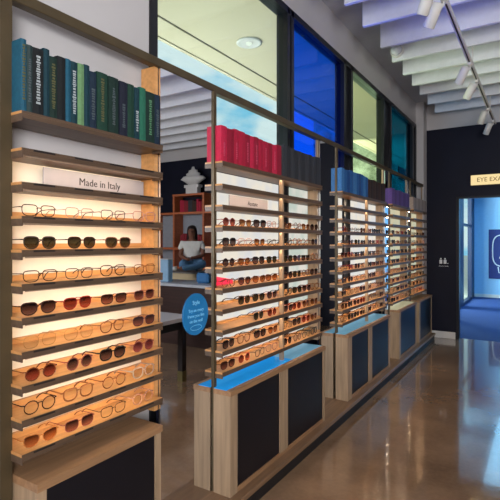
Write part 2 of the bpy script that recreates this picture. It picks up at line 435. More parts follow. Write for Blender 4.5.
# ------------------------------------------------------------------ plinth and rail
pl = thing('display_plinth', 'low brown plinth running along the floor under all the display cabinets', 'plinth', (-1.6, 4.3, 0))
o = MB(); o.box(XG + .055 + 1.6, .135, -4.0, 3.74, .085, .119, bev=.003); o.build('top_board', M['plinthwood'], pl)
o = MB(); o.box(XG + .055 + 1.6, .118, -4.0, 3.74, .001, .085); o.build('kick_face', M['kick'], pl)
rl = thing('overhead_rail', 'slim bronze rail running over the tops of all the eyewear racks', 'rail', (-1.675, 4.3, 2.515))
o = MB(); o.box(-.025, .02, -4.0, 3.74, -.022, .022, bev=.003); o.build('bar', M['bronze'], rl)

# ------------------------------------------------------------------ racks
ZS = [.8266 + .1238 * (10 - i) for i in range(0, 11)]     # ZS[1]..ZS[10] shelf tops
ZB = 2.075                                                # book shelf top
ZCT = .733
def shelf_mesh(y0, y1, xb, yr0, yr1, xs):
    b = MB()
    for (xa, xc, ya, yb) in ((xs, -1.592, y0, y1), (xb, xs, yr0, yr1)):     # part in front of the posts, part between them
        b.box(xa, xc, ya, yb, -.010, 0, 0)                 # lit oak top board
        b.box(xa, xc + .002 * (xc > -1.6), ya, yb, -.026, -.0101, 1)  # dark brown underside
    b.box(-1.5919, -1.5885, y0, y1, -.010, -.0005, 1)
    b.box(xs, -1.590, y0, y0 + .004, -.037, -.0261, 1); b.box(xs, -1.590, y1 - .004, y1, -.037, -.0261, 1)  # end caps added to keep the shelf lamps out of the mirrors
    return b
lights = []
def area(name, loc, rot, sx, sy, e, c):
    l = bpy.data.lights.new(name, 'AREA'); l.shape = 'RECTANGLE'; l.size = sx; l.size_y = sy; l.energy = e; l.color = c
    ob = bpy.data.objects.new(name, l); col.objects.link(ob); ob.location = loc; ob.rotation_euler = rot
    return ob
def look(ob, tgt):
    d = Vector(tgt) - ob.location
    ob.rotation_euler = d.to_track_quat('-Z', 'Y').to_euler()

RK = {
 'green':   dict(y0=.994, y1=1.735, p0=.955, pw=.045, p1=1.760, bays=1, solid=True,  cab=(1.007, 1.645)),
 'crimson': dict(y0=2.247, y1=3.72, p0=2.237, pw=.026, p1=3.80, bays=2, solid=False, cab=(2.228, 3.61), div=3.02),
 'blue':    dict(y0=4.20, y1=5.68, p0=4.195, pw=.03, p1=5.80, bays=2, solid=False, cab=(4.155, 5.56), div=4.97),
 'purple':  dict(y0=5.94, y1=6.87, p0=6.0, pw=.03, p1=6.98, bays=1, solid=False, cab=(5.99, 6.94)),
 'beige':   dict(y0=7.09, y1=7.99, p0=7.13, pw=.03, p1=8.02, bays=1, solid=False, cab=(7.12, 8.03)),
}
LABR = {'green': 'tall lit eyewear rack with green books on top and solid cream back',
        'crimson': 'two-bay lit eyewear rack topped with crimson and dark grey books',
        'blue': 'two-bay lit eyewear rack topped with blue and dark brown books',
        'purple': 'narrow lit eyewear rack topped with purple books',
        'beige': 'narrow lit eyewear rack topped with beige books by the end wall'}
WARM = (1.0, .80, .56)
for key, R_ in RK.items():
    y0, y1, p0, p1 = R_['y0'], R_['y1'], R_['p0'], R_['p1']
    xb = -1.762
    rk = thing('eyewear_rack', LABR[key], 'display rack', (-1.68, (y0 + y1) / 2, .119), 0, 'eyewear racks')
    off = (-1.68, (y0 + y1) / 2, .119)
    XP_ = -1.66 if key == 'green' else -1.645
    # near post
    pw = R_['pw']
    b = MB(); b.box(-1.695 if key != 'green' else -1.765, XP_, p0, p0 + pw, .1195, 2.492)
    for v in b.bm.verts: v.co -= Vector(off)
    b.build('post', M['bronze'], rk)
    # far end panel
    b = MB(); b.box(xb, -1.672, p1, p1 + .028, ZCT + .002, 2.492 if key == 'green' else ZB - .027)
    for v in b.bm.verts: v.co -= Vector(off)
    b.build('end_panel', M['shelf' if key == 'green' else 'oak'], rk)  # green rack: warm shelf light put into the wood colour
    if key != 'green':
        b = MB(); b.box(-1.69, -1.672, p1 + .002, p1 + .026, ZB - .0265, 2.492)
        for v in b.bm.verts: v.co -= Vector(off)
        b.build('upper_post', M['oak'], rk)
    if R_['bays'] == 2:
        b = MB(); b.box(-1.625, -1.5945, R_['div'] - .009, R_['div'] + .009, ZCT + .002, ZB - .028)
        for v in b.bm.verts: v.co -= Vector(off)
        b.build('divider_post', M['oak'], rk)
    # shelves
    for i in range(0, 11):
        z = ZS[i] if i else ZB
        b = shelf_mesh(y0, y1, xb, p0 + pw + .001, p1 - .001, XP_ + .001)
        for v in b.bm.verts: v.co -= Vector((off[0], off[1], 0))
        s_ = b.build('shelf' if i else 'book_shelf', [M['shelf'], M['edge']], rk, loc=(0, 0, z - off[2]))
        if key == 'green' and i:
            for q in range(4):
                yc = y0 + .09 + q * .18
                b = MB(); b.box(-1.5886, -1.5870, yc - .045, yc + .045, -.009, -.002)
                for v in b.bm.verts: v.co -= Vector((off[0], off[1], 0))
                b.build('label_strip', M['label'], s_)
        if i >= 3:   # wooden riser along the back edge
            b = MB(); b.box(xb, xb + .018, p0 + pw + .002, p1 - .002, .0005, .022 if key == 'green' else .014)
            for v in b.bm.verts: v.co -= Vector((off[0], off[1], 0))
            b.build('riser', M['shelf'], s_)
    # back panels
    if R_['solid']:
        b = MB(); b.box(-1.778, -1.764, p0 + .045, p1, ZCT + .002, ZS[1] + .01)
        for v in b.bm.verts: v.co -= Vector(off)
        b.build('back_panel', M['panel'], rk)
    else:
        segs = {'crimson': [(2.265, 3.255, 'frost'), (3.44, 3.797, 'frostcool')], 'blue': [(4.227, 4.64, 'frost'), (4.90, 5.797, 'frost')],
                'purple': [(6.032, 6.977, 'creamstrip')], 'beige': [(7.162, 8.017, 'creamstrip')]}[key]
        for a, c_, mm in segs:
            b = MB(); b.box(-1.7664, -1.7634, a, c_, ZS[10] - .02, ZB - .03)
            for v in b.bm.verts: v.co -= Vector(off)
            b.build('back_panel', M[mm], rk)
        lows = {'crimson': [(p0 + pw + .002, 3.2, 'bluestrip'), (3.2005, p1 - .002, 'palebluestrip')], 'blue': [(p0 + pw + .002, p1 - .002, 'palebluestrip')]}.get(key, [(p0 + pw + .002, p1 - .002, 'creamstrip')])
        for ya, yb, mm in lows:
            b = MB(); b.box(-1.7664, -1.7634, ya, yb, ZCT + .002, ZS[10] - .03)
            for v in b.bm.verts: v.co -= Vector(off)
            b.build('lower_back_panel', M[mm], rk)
    # led strips under the shelves, with real lamps
    nb_ = R_['bays']
    for i in range(0, 10):
        if key == 'green' and i == 0: continue
        z = (ZS[i] if i else ZB) - .0268
        b = MB(); b.box(-1.602, -1.598, y0 + .02, y1 - .02, z - .004, z)
        for v in b.bm.verts: v.co -= Vector(off)
        b.build('led_strip', M['led'], rk)
        e = {'green': .66, 'crimson': .62, 'blue': .65, 'purple': .45, 'beige': .5}[key] * nb_
        wc = {'green': (1, .79, .56), 'crimson': (1, .74, .50), 'blue': (1, .76, .5), 'purple': (1, .72, .48), 'beige': (1, .62, .32)}[key]
        a = area('shelf_lamp', (-1.6045, (y0 + y1) / 2, z - .0042), (0, math.radians(58), 0), .006, (y1 - y0) - (.12 if key == 'green' else .26), e, wc)

# cabinets
LABC = {'green': 'oak cabinet with black door under the rack of green books',
        'crimson': 'oak cabinet with two black doors under the rack of crimson and grey books',
        'blue': 'oak cabinet with two black doors under the rack of blue and brown books',
        'purple': 'narrow oak cabinet with dark door under the rack of purple books',
        'beige': 'narrow oak cabinet with dark door at the end wall under beige books'}
for key, R_ in RK.items():
    a, b_ = R_['cab']; off = (-1.64, (a + b_) / 2, .119)
    cb = thing('display_cabinet', LABC[key], 'cabinet', off, 0, 'display cabinets')
    def part(name, mat, x0, x1, y0, y1, z0, z1, bev=.0, parent=cb):
        b = MB(); b.box(x0 - off[0], x1 - off[0], y0 - off[1], y1 - off[1], z0 - off[2], z1 - off[2], bev=bev)
        return b.build(name, mat, parent)
    def notched(name, mat, xf, ya, yb, z0, z1):
        b = MB(); yr = ya if key == 'green' else R_['p0'] + R_['pw'] + .001
        for (x0, x1, y0) in ((-1.642, xf, ya), (-1.762, -1.642, yr)):
            b.box(x0 - off[0], x1 - off[0], y0 - off[1], yb - off[1], z0 - off[2], z1 - off[2])
        return b.build(name, mat, cb)
    notched('worktop', M['oaktop'], -1.517, a, b_ + .01, ZCT - .03, ZCT)
    if key != 'green':
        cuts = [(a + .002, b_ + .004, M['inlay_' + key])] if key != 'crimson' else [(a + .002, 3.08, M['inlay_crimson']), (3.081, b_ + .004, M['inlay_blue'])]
        for k_, (ya, yb, mm) in enumerate(cuts):  # thin sheets hold the painted worktop glow; beige stays oak
            if k_ == 0: notched('worktop_overlay', mm, -1.552, ya, yb, ZCT + .0003, ZCT + .003)
            else: part('worktop_overlay', mm, -1.752, -1.552, ya, yb, ZCT + .0003, ZCT + .003)
    notched('end_panel', M['oak'], -1.522, a + .001, (a if key == 'green' else R_['p0'] + R_['pw'] + .001) + .04, .1195, ZCT - .0305)
    part('end_panel', M['oak'], -1.762, -1.522, b_ - .03, b_ + .004, .1195, ZCT - .0305)
    part('bottom_rail', M['oaktop'], -1.75, -1.523, max(a, (R_['p0'] + R_['pw'] + .001) if key != 'green' else a) + .0405, b_ - .0305, .1195, .145)
    part('back_board', M['navy'], -1.762, -1.75, max(a, (R_['p0'] + R_['pw'] + .001) if key != 'green' else a) + .0405, b_ - .0305, .146, ZCT - .0305)
    if R_['bays'] == 2:
        m0 = a + (b_ - a) * .44
        part('stile', M['oak'], -1.748, -1.522, m0, m0 + .115, .1455, ZCT - .0305)
        drs = [(a + .043, m0 - .003), (m0 + .118, b_ - .033)]
    else:
        drs = [(a + .043, b_ - .033)]
    for d0, d1 in drs:
        part('door', M['door'], -1.548, -1.528, d0, d1, .148, ZCT - .034, .002)

# ------------------------------------------------------------------ mirrors between the racks
mir = [('green', 'crimson', 'tall frameless mirror between the green-book rack and the crimson-book rack'),
       ('crimson', 'blue', 'tall narrow mirror between the grey books and the blue books'),
       ('blue', 'purple', 'tall narrow mirror between the brown books and the purple books'),
       ('purple', 'beige', 'very narrow mirror between the purple books and the beige books')]
for a, b_, lab in mir:
    y0 = RK[a]['p1'] + .029; y1 = RK[b_]['p0'] - .001
    mt = thing('tall_mirror', lab, 'mirror', (-1.655, (y0 + y1) / 2, .1195), 0, 'mirrors between racks')
    b = MB(); b.box(-.012, 0, (y0 - y1) / 2, (y1 - y0) / 2, 0, 2.37); b.build('mirror_glass', M['mirror'], mt)
    b = MB(); b.box(-.03, -.0125, (y0 - y1) / 2, (y1 - y0) / 2, 0, 2.37); b.build('backing_board', M['navy'], mt)

# ------------------------------------------------------------------ oval sticker on the mirror
ov = thing('oval_sign', 'oval blue sticker with white lettering on the mirror beside the crimson rack', 'sign', (-1.6545, 2.075, 1.19))
o = MB(); o.lathe([(.115, .0), (.115, .004)], 40, axis='X')
for v in o.bm.verts: v.co.y *= .98; v.co.z *= 1.02
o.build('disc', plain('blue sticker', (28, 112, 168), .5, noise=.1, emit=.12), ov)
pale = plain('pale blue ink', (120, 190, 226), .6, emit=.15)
for s_, zz, tx in ((.034, .065, 'Style'), (.026, .022, 'Try on every'), (.026, -.008, 'frame you like'), (.026, -.038, 'on the wall')):
    text('lettering', tx, s_, pale, ov, (.0048, 0, zz))
o = MB(); pts = [(0.005, .05 * math.cos(a), -.075 + .014 * math.sin(a)) for a in [2 * PI * k / 20 for k in range(20)]]
o.tube(pts, .0016, 4, closed=True); o.build('button_outline', pale, ov)

# ------------------------------------------------------------------ shelf signs
def shelf_sign(y0, y1, txt, lab, size, ty):
    z0, z1 = ZS[2] + .001, ZS[2] + .086
    t = thing('shelf_sign', lab, 'sign', (-1.715, (y0 + y1) / 2, z0))
    b = MB(); b.box(-.006, 0, (y0 - y1) / 2, (y1 - y0) / 2, 0, z1 - z0, bev=.001); b.build('plate', M['signgrey'], t)
    text('lettering', txt, size, M['ink'], t, (.0008, ty - (y0 + y1) / 2, (z1 - z0) / 2))
shelf_sign(1.165, 1.73, 'Made in Italy', 'pale grey shelf sign reading Made in Italy', .046, 1.455)
shelf_sign(2.50, 3.0, 'Acetate', 'small pale grey shelf sign under the crimson books', .042, 2.79)

# ------------------------------------------------------------------ books
def book(name, y0, y1, z1, depth, zb, cover, label, group, marks=None, seed=0, pagec=None, cat='book', xf=-1.603):
    t = thing(name, label, cat, (xf, (y0 + y1) / 2, zb + .0008), 0, group)
    hw = (y1 - y0) / 2 - .0006; h = z1 - zb; ct = min(.0032, hw * .3)
    b = MB()
    b.box(-depth, 0, -hw, -hw + ct, 0, h); b.box(-depth, 0, hw - ct, hw, 0, h)
    # rounded spine
    pts = [(-.004, -hw + ct), (-.0, -hw + ct * .6), (.0025, 0), (0, hw - ct * .6), (-.004, hw - ct)]
    for z_ in (0,):
        lo = [b.bm.verts.new((p[0], p[1], 0)) for p in pts]; hi = [b.bm.verts.new((p[0], p[1], h)) for p in pts]
        for i in range(4):
            b.bm.faces.new((lo[i], lo[i + 1], hi[i + 1], hi[i]))
        b.bm.faces.new(lo); b.bm.faces.new(hi[::-1])
    b.build('cover', cover, t)
    b = MB(); b.box(-depth + .004, -.005, -hw + ct + .0001, hw - ct - .0001, .003, h - .004)
    b.build('pages', pagec or M['pages'], t)
    if marks:
        rnd = random.Random(seed); b = MB(); z = h * .16
        m0 = marks[1]
        while z < h * m0:
            l = rnd.uniform(.006, .013); w_ = min(hw * .55, .009) * rnd.uniform(.55, 1)
            b.box(.0018, .0034, -w_, w_, z, z + l * .62); z += l
        b.build('spine_lettering', marks[0], t)
    return t
M['pages'] = plain('page block', (176, 168, 150), .8, noise=.1, scale=200)
gold = plain('gold foil', (92, 90, 58), .5); wht = plain('white foil', (168, 176, 178), .5); gry = plain('grey foil', (78, 88, 92), .5); grn = plain('green foil', (92, 140, 104), .5)
CV = {n: plain(n + ' cloth cover', c, .65, noise=.12, scale=60) for n, c in {
    'teal': (24, 82, 104), 'dark teal': (16, 52, 62), 'slate green': (40, 58, 58), 'black': (20, 24, 26), 'ink green': (20, 44, 38),
    'light green': (104, 142, 98), 'navy': (22, 40, 58), 'dark green': (24, 58, 46), 'midnight': (26, 30, 46), 'sea green': (40, 104, 82),
    'crimson': (176, 26, 58), 'deep crimson': (150, 20, 48), 'bright crimson': (196, 34, 70),
    'charcoal': (54, 56, 62), 'graphite': (42, 44, 50), 'blue': (40, 96, 158), 'deep blue': (34, 78, 140), 'sky blue': (64, 122, 180),
    'brown': (64, 40, 28), 'dark brown': (44, 28, 22), 'purple': (98, 72, 138), 'violet': (84, 58, 122), 'beige': (170, 152, 138), 'taupe': (150, 134, 124), 'red': (140, 32, 44)}.items()}
G = [(0.997,1.020,2.339,'teal',gold,.9),(1.0205,1.044,2.325,'slate green',gry,.8),(1.044,1.089,2.324,'black',wht,.9),(1.089,1.115,2.335,'dark teal',None,0),(1.115,1.148,2.314,'ink green',gold,.9),(1.148,1.186,2.326,'black',None,0),(1.186,1.210,2.328,'teal',None,0),(1.210,1.243,2.326,'dark teal',wht,.85),(1.243,1.275,2.328,'light green',None,0),(1.275,1.303,2.333,'dark teal',None,0),(1.303,1.339,2.314,'navy',gry,.7),(1.342,1.399,2.325,'dark green',gold,.9),(1.404,1.461,2.324,'ink green',gry,.8),(1.467,1.515,2.321,'midnight',gry,.6),(1.515,1.555,2.322,'dark green',None,0),(1.558,1.590,2.317,'dark teal',wht,.55),(1.590,1.630,2.327,'sea green',None,0),(1.630,1.691,2.319,'ink green',grn,.85),(1.6915,1.730,2.320,'navy',gry,.7)]
for i, (a, b_, z1, c, mk, l) in enumerate(G):
    extra = {wht: ' with white spine lettering', gold: ' with gold spine lettering', gry: ' with grey spine lettering', grn: ' with green spine lettering', None: ''}[mk]
    book('book', a, b_, z1, random.uniform(.148, .158), ZB, CV[c], '%s book%s, %s in the green row' % (c, extra, ORD[i]), 'green books on top of the rack', (mk, l) if mk else None, i)
def row(y0, y1, n, cols, rowname, group, h=(.205, .222), marks=None, step=False):
    y = y0; wd = [random.uniform(.8, 1.25) for _ in range(n)]; s_ = sum(wd)
    for i in range(n):
        w_ = (y1 - y0) * wd[i] / s_
        c = cols[i % len(cols)] if not isinstance(cols, str) else cols
        hh = h[1] - .004 * i if step and i < 3 else random.uniform(*h)
        book('book', y, y + w_ - .0008, ZB + hh, random.uniform(.146, .158), ZB, CV[c], '%s book, %s in the row of %s' % (c, ORD[i], rowname), group, (marks, random.uniform(.5, .85)) if marks and i % 2 == 0 else None, i + 50)
        y += w_
cr = plain('faded crimson foil', (206, 84, 110), .6)
row(2.25, 3.005, 12, ['bright crimson', 'deep crimson', 'crimson', 'crimson', 'deep crimson'], 'crimson books', 'crimson books', marks=cr, h=(.205, .224))
row(3.035, 3.72, 11, ['charcoal', 'graphite', 'charcoal', 'graphite'], 'dark grey books', 'dark grey books', h=(.224, .238))
row(4.205, 5.0, 10, ['sky blue', 'blue', 'deep blue', 'blue'], 'blue books', 'blue books', h=(.212, .228))
row(5.01, 5.655, 7, ['brown', 'dark brown'], 'dark brown books', 'dark brown books', h=(.2, .216))
row(5.96, 6.865, 8, ['purple', 'violet'], 'purple books', 'purple books', h=(.185, .2))
row(7.095, 7.995, 8, ['beige', 'taupe'], 'beige books', 'beige books', h=(.175, .182))

# ------------------------------------------------------------------ eyewear
FM = {n: plain(n + ' acetate', c, .25, noise=nz, scale=160, spec=.6) for n, c, nz in [
    ('black', (18, 16, 16), .1), ('dark tortoise', (62, 32, 20), .55), ('tortoise', (112, 62, 34), .5), ('brown', (120, 72, 48), .2),
    ('rose brown', (132, 70, 62), .2), ('red', (150, 44, 30), .2), ('honey', (176, 112, 60), .3), ('plum', (74, 40, 58), .2), ('grey', (96, 92, 96), .1)]}
FM['gold wire'] = plain('gold wire', (170, 126, 76), .3, .8)
FM['dark wire'] = plain('dark wire', (50, 42, 40), .35, .6)
def crystal(name, rgb, solid):
    m, nt, out = newmat(name)
    t = nt.nodes.new('ShaderNodeBsdfTransparent'); t.inputs[0].default_value = lin(rgb) + (1,)
    d = nt.nodes.new('ShaderNodeBsdfPrincipled'); d.inputs['Base Color'].default_value = lin(rgb) + (1,); d.inputs['Roughness'].default_value = .12
    mx = nt.nodes.new('ShaderNodeMixShader'); mx.inputs[0].default_value = solid
    nt.links.new(t.outputs[0], mx.inputs[1]); nt.links.new(d.outputs[0], mx.inputs[2]); nt.links.new(mx.outputs[0], out.inputs[0]); return m
FM['crystal'] = crystal('crystal acetate', (226, 206, 190), .45)
FM['pink crystal'] = crystal('pink crystal acetate', (226, 178, 160), .5)
FM['amber crystal'] = crystal('amber crystal acetate', (176, 118, 78), .6)
LM = {'clear': tinted('clear lens', (246, 246, 244), .035),
      'green': lens_mat('green sun lens', (44, 38, 28), (92, 80, 54), solid=.35),
      'brown': lens_mat('brown sun lens', (46, 28, 27), (160, 108, 92), solid=.2),
      'grey': lens_mat('grey sun lens', (28, 24, 27), (128, 100, 90), solid=.2),
      'red': lens_mat('red brown sun lens', (70, 24, 20), (180, 98, 78), solid=.16),
      'rose': lens_mat('rose sun lens', (92, 40, 46), (180, 108, 108), solid=.2),
      'amber': lens_mat('amber sun lens', (96, 48, 22), (214, 150, 96), solid=.12)}
SH = {'round': (.055, .048, 2.0, 0), 'square': (.061, .042, 3.0, .08), 'panto': (.061, .046, 2.5, .16), 'cat': (.061, .044, 2.5, -.25), 'wire': (.058, .047, 2.6, .1), 'bold': (.060, .047, 2.8, .05)}
def outline(shape, sgn, sc=1., n=22):
    w_, h_, p, k = SH[shape]; pts = []
    for i in range(n):
        a = 2 * PI * i / n; ca, sa = math.cos(a), math.sin(a)
        q = p if shape in ('round', 'wire') else (p * 1.35 if sa > 0 else p * .85)      # flatter brow, rounder below
        x = (abs(ca) ** (2 / q)) * (1 if ca >= 0 else -1) * w_ / 2 * sc
        z = (abs(sa) ** (2 / q)) * (1 if sa >= 0 else -1) * h_ / 2 * sc
        x *= 1 + abs(k) * .8 * (z / h_)
        if k < 0: z += -k * .35 * x * (1 if z > 0 else .35)     # swept-up outer corner (x outward)
        pts.append((sgn * (x + w_ / 2 + .008), z))
    return pts
proto = {}
def glasses_meshes(shape, thick):
    key = (shape, thick)
    if key in proto: return proto[key]
    w_, h_, p, k = SH[shape]; zc = h_ / 2 + thick
    ofs = lambda x: .10 * x * x * 6          # face wrap
    fr = MB(); rim = {}
    for sgn in (-1, 1):
        fr.tube([(x, ofs(x), zc + z) for x, z in outline(shape, sgn)], thick, 6, closed=True, flat=.8)
        xo = sgn * (w_ + .008)
        fr.tube([(xo - sgn * .002, ofs(xo), zc + h_ * .25), (xo + sgn * .006, ofs(xo) + .001, zc + h_ * .27), (xo + sgn * .009, ofs(xo) + .006, zc + h_ * .27)], thick * 1.05, 6)
    br = [(-.0105, .0008, zc + h_ * .16), (-.005, -.0005, zc + h_ * .25), (.005, -.0005, zc + h_ * .25), (.0105, .0008, zc + h_ * .16)]
    fr.tube(br, thick * .95, 6)
    lens = []
    for sgn in (-1, 1):
        b = MB(); b.poly([(x, ofs(x), zc + z) for x, z in outline(shape, sgn, .985)]); lens.append(b)
    tmp = []
    for sgn in (-1, 1):
        xo = sgn * (w_ + .017); y0 = ofs(xo) + .006; z0 = zc + h_ * .27
        b = MB(); b.tube([(xo, y0, z0), (xo - sgn * .001, y0 + .045, z0 - .001), (xo - sgn * .003, y0 + .085, z0 - .003), (xo - sgn * .006, y0 + .105, z0 - .013), (xo - sgn * .009, y0 + .122, max(.004, z0 - .030))],
                         [thick * .9, thick * .8, thick * .85, thick * 1.1, thick * 1.15], 6); tmp.append(b)
    proto[key] = (fr.mesh('frame', FM['black']), [l.mesh('lens', LM['clear']) for l in lens], [t.mesh('temple', FM['black']) for t in tmp])
    return proto[key]
cache = {}
def with_mat(me, m):
    k = (me.name, m.name)
    if k not in cache:
        c = me.copy(); c.materials.clear(); c.materials.append(m); cache[k] = c
    return cache[k]
whole = {}
def place(shape, fm, lm, y, z, label, group, parts=True, x=-1.618, rz=0., thick=None):
    thick = thick or {'round': .0023, 'square': .0018, 'panto': .0022, 'cat': .0022, 'wire': .0012, 'bold': .0033}[shape]
    fr, le, te = glasses_meshes(shape, thick)
    sun = lm != 'clear'
    nm = 'sunglasses' if sun else 'eyeglasses'
    if parts:
        t = thing(nm, label, nm, (x, y, z + .0004), PI / 2 + rz, group)
        o = bpy.data.objects.new('frame', with_mat(fr, FM[fm])); col.objects.link(o); o.parent = t
        for l in le:
            o = bpy.data.objects.new('lens', with_mat(l, LM[lm])); col.objects.link(o); o.parent = t
        for l in te:
            o = bpy.data.objects.new('temple', with_mat(l, FM[fm])); col.objects.link(o); o.parent = t
    else:
        key = (shape, thick, fm, lm)
        if key not in whole:
            bm = bmesh.new(); bm.from_mesh(fr)
            for m in te: bm.from_mesh(m)
            nf = len(bm.faces)
            for m in le: bm.from_mesh(m)
            bm.faces.ensure_lookup_table()
            for f in bm.faces[nf:]: f.material_index = 1
            me = bpy.data.meshes.new(nm); bm.to_mesh(me); bm.free()
            me.materials.append(FM[fm]); me.materials.append(LM[lm]); whole[key] = me
        t = bpy.data.objects.new(nm, whole[key]); col.objects.link(t)
        t.location = (x, y, z + .0004); t.rotation_euler.z = PI / 2 + rz
        tag(t, label, nm, group)
def desc(shape, fm, lm):
    s_ = {'round': 'round', 'square': 'rectangular', 'panto': 'rounded', 'cat': 'cat-eye', 'wire': 'thin wire', 'bold': 'chunky'}[shape]
    f_ = fm.replace(' wire', '') if shape == 'wire' else fm
    if lm == 'clear': return '%s %s eyeglasses' % (s_, f_)
    return '%s %s sunglasses' % (s_, f_)

ROWS = {
 3: [('square', 'dark tortoise', 'clear'), ('square', 'crystal', 'clear'), ('square', 'dark wire', 'clear'), ('panto', 'pink crystal', 'clear')],
 4: [('panto', 'dark wire', 'green'), ('panto', 'dark tortoise', 'green'), ('panto', 'brown', 'green')],
 5: [('square', 'dark tortoise', 'clear'), ('square', 'dark wire', 'clear'), ('panto', 'dark tortoise', 'clear'), ('square', 'tortoise', 'clear')],
 6: [('panto', 'dark tortoise', 'grey'), ('panto', 'red', 'red'), ('square', 'dark tortoise', 'brown'), ('square', 'rose brown', 'brown')],
 7: [('wire', 'gold wire', 'clear'), ('wire', 'gold wire', 'clear'), ('panto', 'brown', 'clear'), ('square', 'plum', 'brown')],
 8: [('round', 'tortoise', 'red'), ('round', 'rose brown', 'grey'), ('bold', 'black', 'grey'), ('round', 'rose brown', 'rose')],
 9: [('round', 'dark tortoise', 'clear'), ('bold', 'amber crystal', 'clear'), ('round', 'tortoise', 'clear'), ('bold', 'crystal', 'clear')],
 10: [('cat', 'honey', 'amber'), ('square', 'rose brown', 'brown'), ('square', 'dark tortoise', 'clear'), ('round', 'pink crystal', 'clear')],
}
ROWN = {3: 'top', 4: 'second', 5: 'third', 6: 'fourth', 7: 'fifth', 8: 'sixth', 9: 'seventh', 10: 'lowest'}
for i, L in ROWS.items():
    ys = [1.085, 1.262, 1.447, 1.635] if len(L) == 4 else [1.085, 1.275, 1.475]
    for k, (s_, f_, l_) in enumerate(L):
        place(s_, f_, l_, ys[k] + random.uniform(-.006, .006), ZS[i], '%s, %s pair along the %s glasses shelf under green books' % (desc(s_, f_, l_), ORD[k], ROWN[i]), 'eyewear under the green books', rz=random.uniform(-.07, .07))
rnd = random.Random(21)
def choose(i):
    if rnd.random() < .68:
        return rnd.choice([('round', 'dark tortoise', 'grey'), ('panto', 'black', 'green'), ('square', 'black', 'grey'), ('bold', 'black', 'grey'), ('panto', 'dark tortoise', 'brown'), ('cat', 'plum', 'grey'), ('round', 'red', 'red'), ('cat', 'tortoise', 'amber'), ('bold', 'dark tortoise', 'green')])
    return rnd.choice([('square', 'dark tortoise', 'clear'), ('round', 'tortoise', 'clear'), ('bold', 'black', 'clear'), ('panto', 'pink crystal', 'clear'), ('bold', 'amber crystal', 'clear'), ('square', 'black', 'clear')])
BAYS = [('crimson books', 2.265, 2.99, 4, True), ('dark grey books', 3.05, 3.70, 4, True), ('blue books', 4.22, 4.965, 4, False),
        ('dark brown books', 5.02, 5.64, 4, False), ('purple books', 5.97, 6.855, 4, False), ('beige books', 7.11, 7.98, 4, False)]
for nm, a, b_, n_, parts in BAYS:
    for i in range(3, 11):
        sp = (b_ - a) / n_
        for k in range(n_):
            if nm == 'crimson books' and i in (7, 8) and k == 0: continue
            if nm == 'crimson books' and i == 8 and k == 1: continue
            s_, f_, l_ = choose(i)
            place(s_, f_, l_, a + sp * (k + .5) + rnd.uniform(-.012, .012), ZS[i], '%s, %s pair along the %s glasses shelf under %s' % (desc(s_, f_, l_), ORD[k], ROWN[i], nm),
                  'eyewear under the %s' % nm, parts, rz=rnd.uniform(-.1, .1))
# red card added for a red counter seen past the rack, with some glow
rc = thing('red_standin', 'glossy pink red card for a counter seen behind the rack of crimson books', 'standin', (-1.738, 2.42, ZS[6] + .0005))
o = MB(); o.box(-.002, .002, -.15, .15, 0, .075); 
for v in o.bm.verts:
    if v.co.y > 0: v.co.z *= .35
o.build('standin_sheet', plain('pink red card', (232, 40, 84), .4, noise=.05, emit=.35), rc)

# ------------------------------------------------------------------ the other side of the shop (seen in the mirror)
tb = thing('white_table', 'white topped table with dark legs reflected in the tall mirror', 'table', (.65, 3.7, 0))
o = MB(); o.box(-.55, .75, -.6, .55, .70, .745, bev=.004); o.build('tabletop', plain('white laminate', (206, 204, 206), .4, noise=.03), tb)
o = MB(); o.box(-.48, .7, -.5, .45, .60, .698); o.build('apron', M['black'], tb)
dk = plain('dark leg', (30, 20, 20), .5); ft = plain('brass foot', (120, 108, 70), .4, .5)
for sx, sy in ((-.5, .4), (.62, .4), (-.5, -.5), (.62, -.5)):
    o = MB(); o.box(sx, sx + .07, sy, sy + .07, .12, .699); lg = o.build('leg', dk, tb)
    o = MB(); o.box(sx - .002, sx + .072, sy - .002, sy + .072, .0, .12); o.build('foot', ft, lg)
ct = thing('service_counter', 'dark brown counter with a pale top reflected in the tall mirror', 'counter', (1.5, 5.85, 0), .0)
o = MB(); o.box(-.75, .9, -.3, .3, 0, .90); o.build('base', wood('dark walnut', (58, 38, 34), along='X'), ct)
o = MB(); o.box(-.78, .93, -.33, .33, .901, .945, bev=.004); o.build('countertop', plain('pale countertop', (186, 190, 198), .3), ct)
bgx = thing('shoulder_bag', 'blue and black shoulder bag resting on the pale counter in the mirror', 'bag', (1.25, 5.85, .9455))
o = MB(); o.box(-.18, .06, -.06, .06, 0, .16, bev=.03); o.build('body', plain('blue canvas', (62, 118, 172), .8), bgx)
o = MB(); o.tube([(-.2, 0, .02), (-.24, 0, .12), (-.14, 0, .19), (.02, 0, .17), (.07, 0, .02)], .022, 8); o.build('strap', M['black'], bgx)
mo = thing('pale_display_box', 'pale blue upright box on the counter in the mirror', 'box', (1.95, 5.75, .9455))
o = MB(); o.box(-.16, .16, -.06, .06, .0, .36, bev=.01); o.build('body', plain('pale blue box', (140, 176, 206), .5), mo)
o = MB(); o.box(-.165, .165, -.065, .065, .362, .37); o.build('lid', M['white'], mo)
bn = thing('display_bench', 'cream high bench behind the counter, reflected in the tall mirror', 'bench', (2.7, 7.05, 0))
o = MB(); o.box(-1.3, 1.5, -.3, .45, 0, 1.0); o.build('body', plain('cream panel', (198, 180, 146), .6, noise=.04), bn)
o = MB(); o.box(-1.32, 1.52, -.32, .47, 1.001, 1.025, bev=.003); o.build('bench_top', plain('grey bench top', (120, 116, 112), .5), bn)
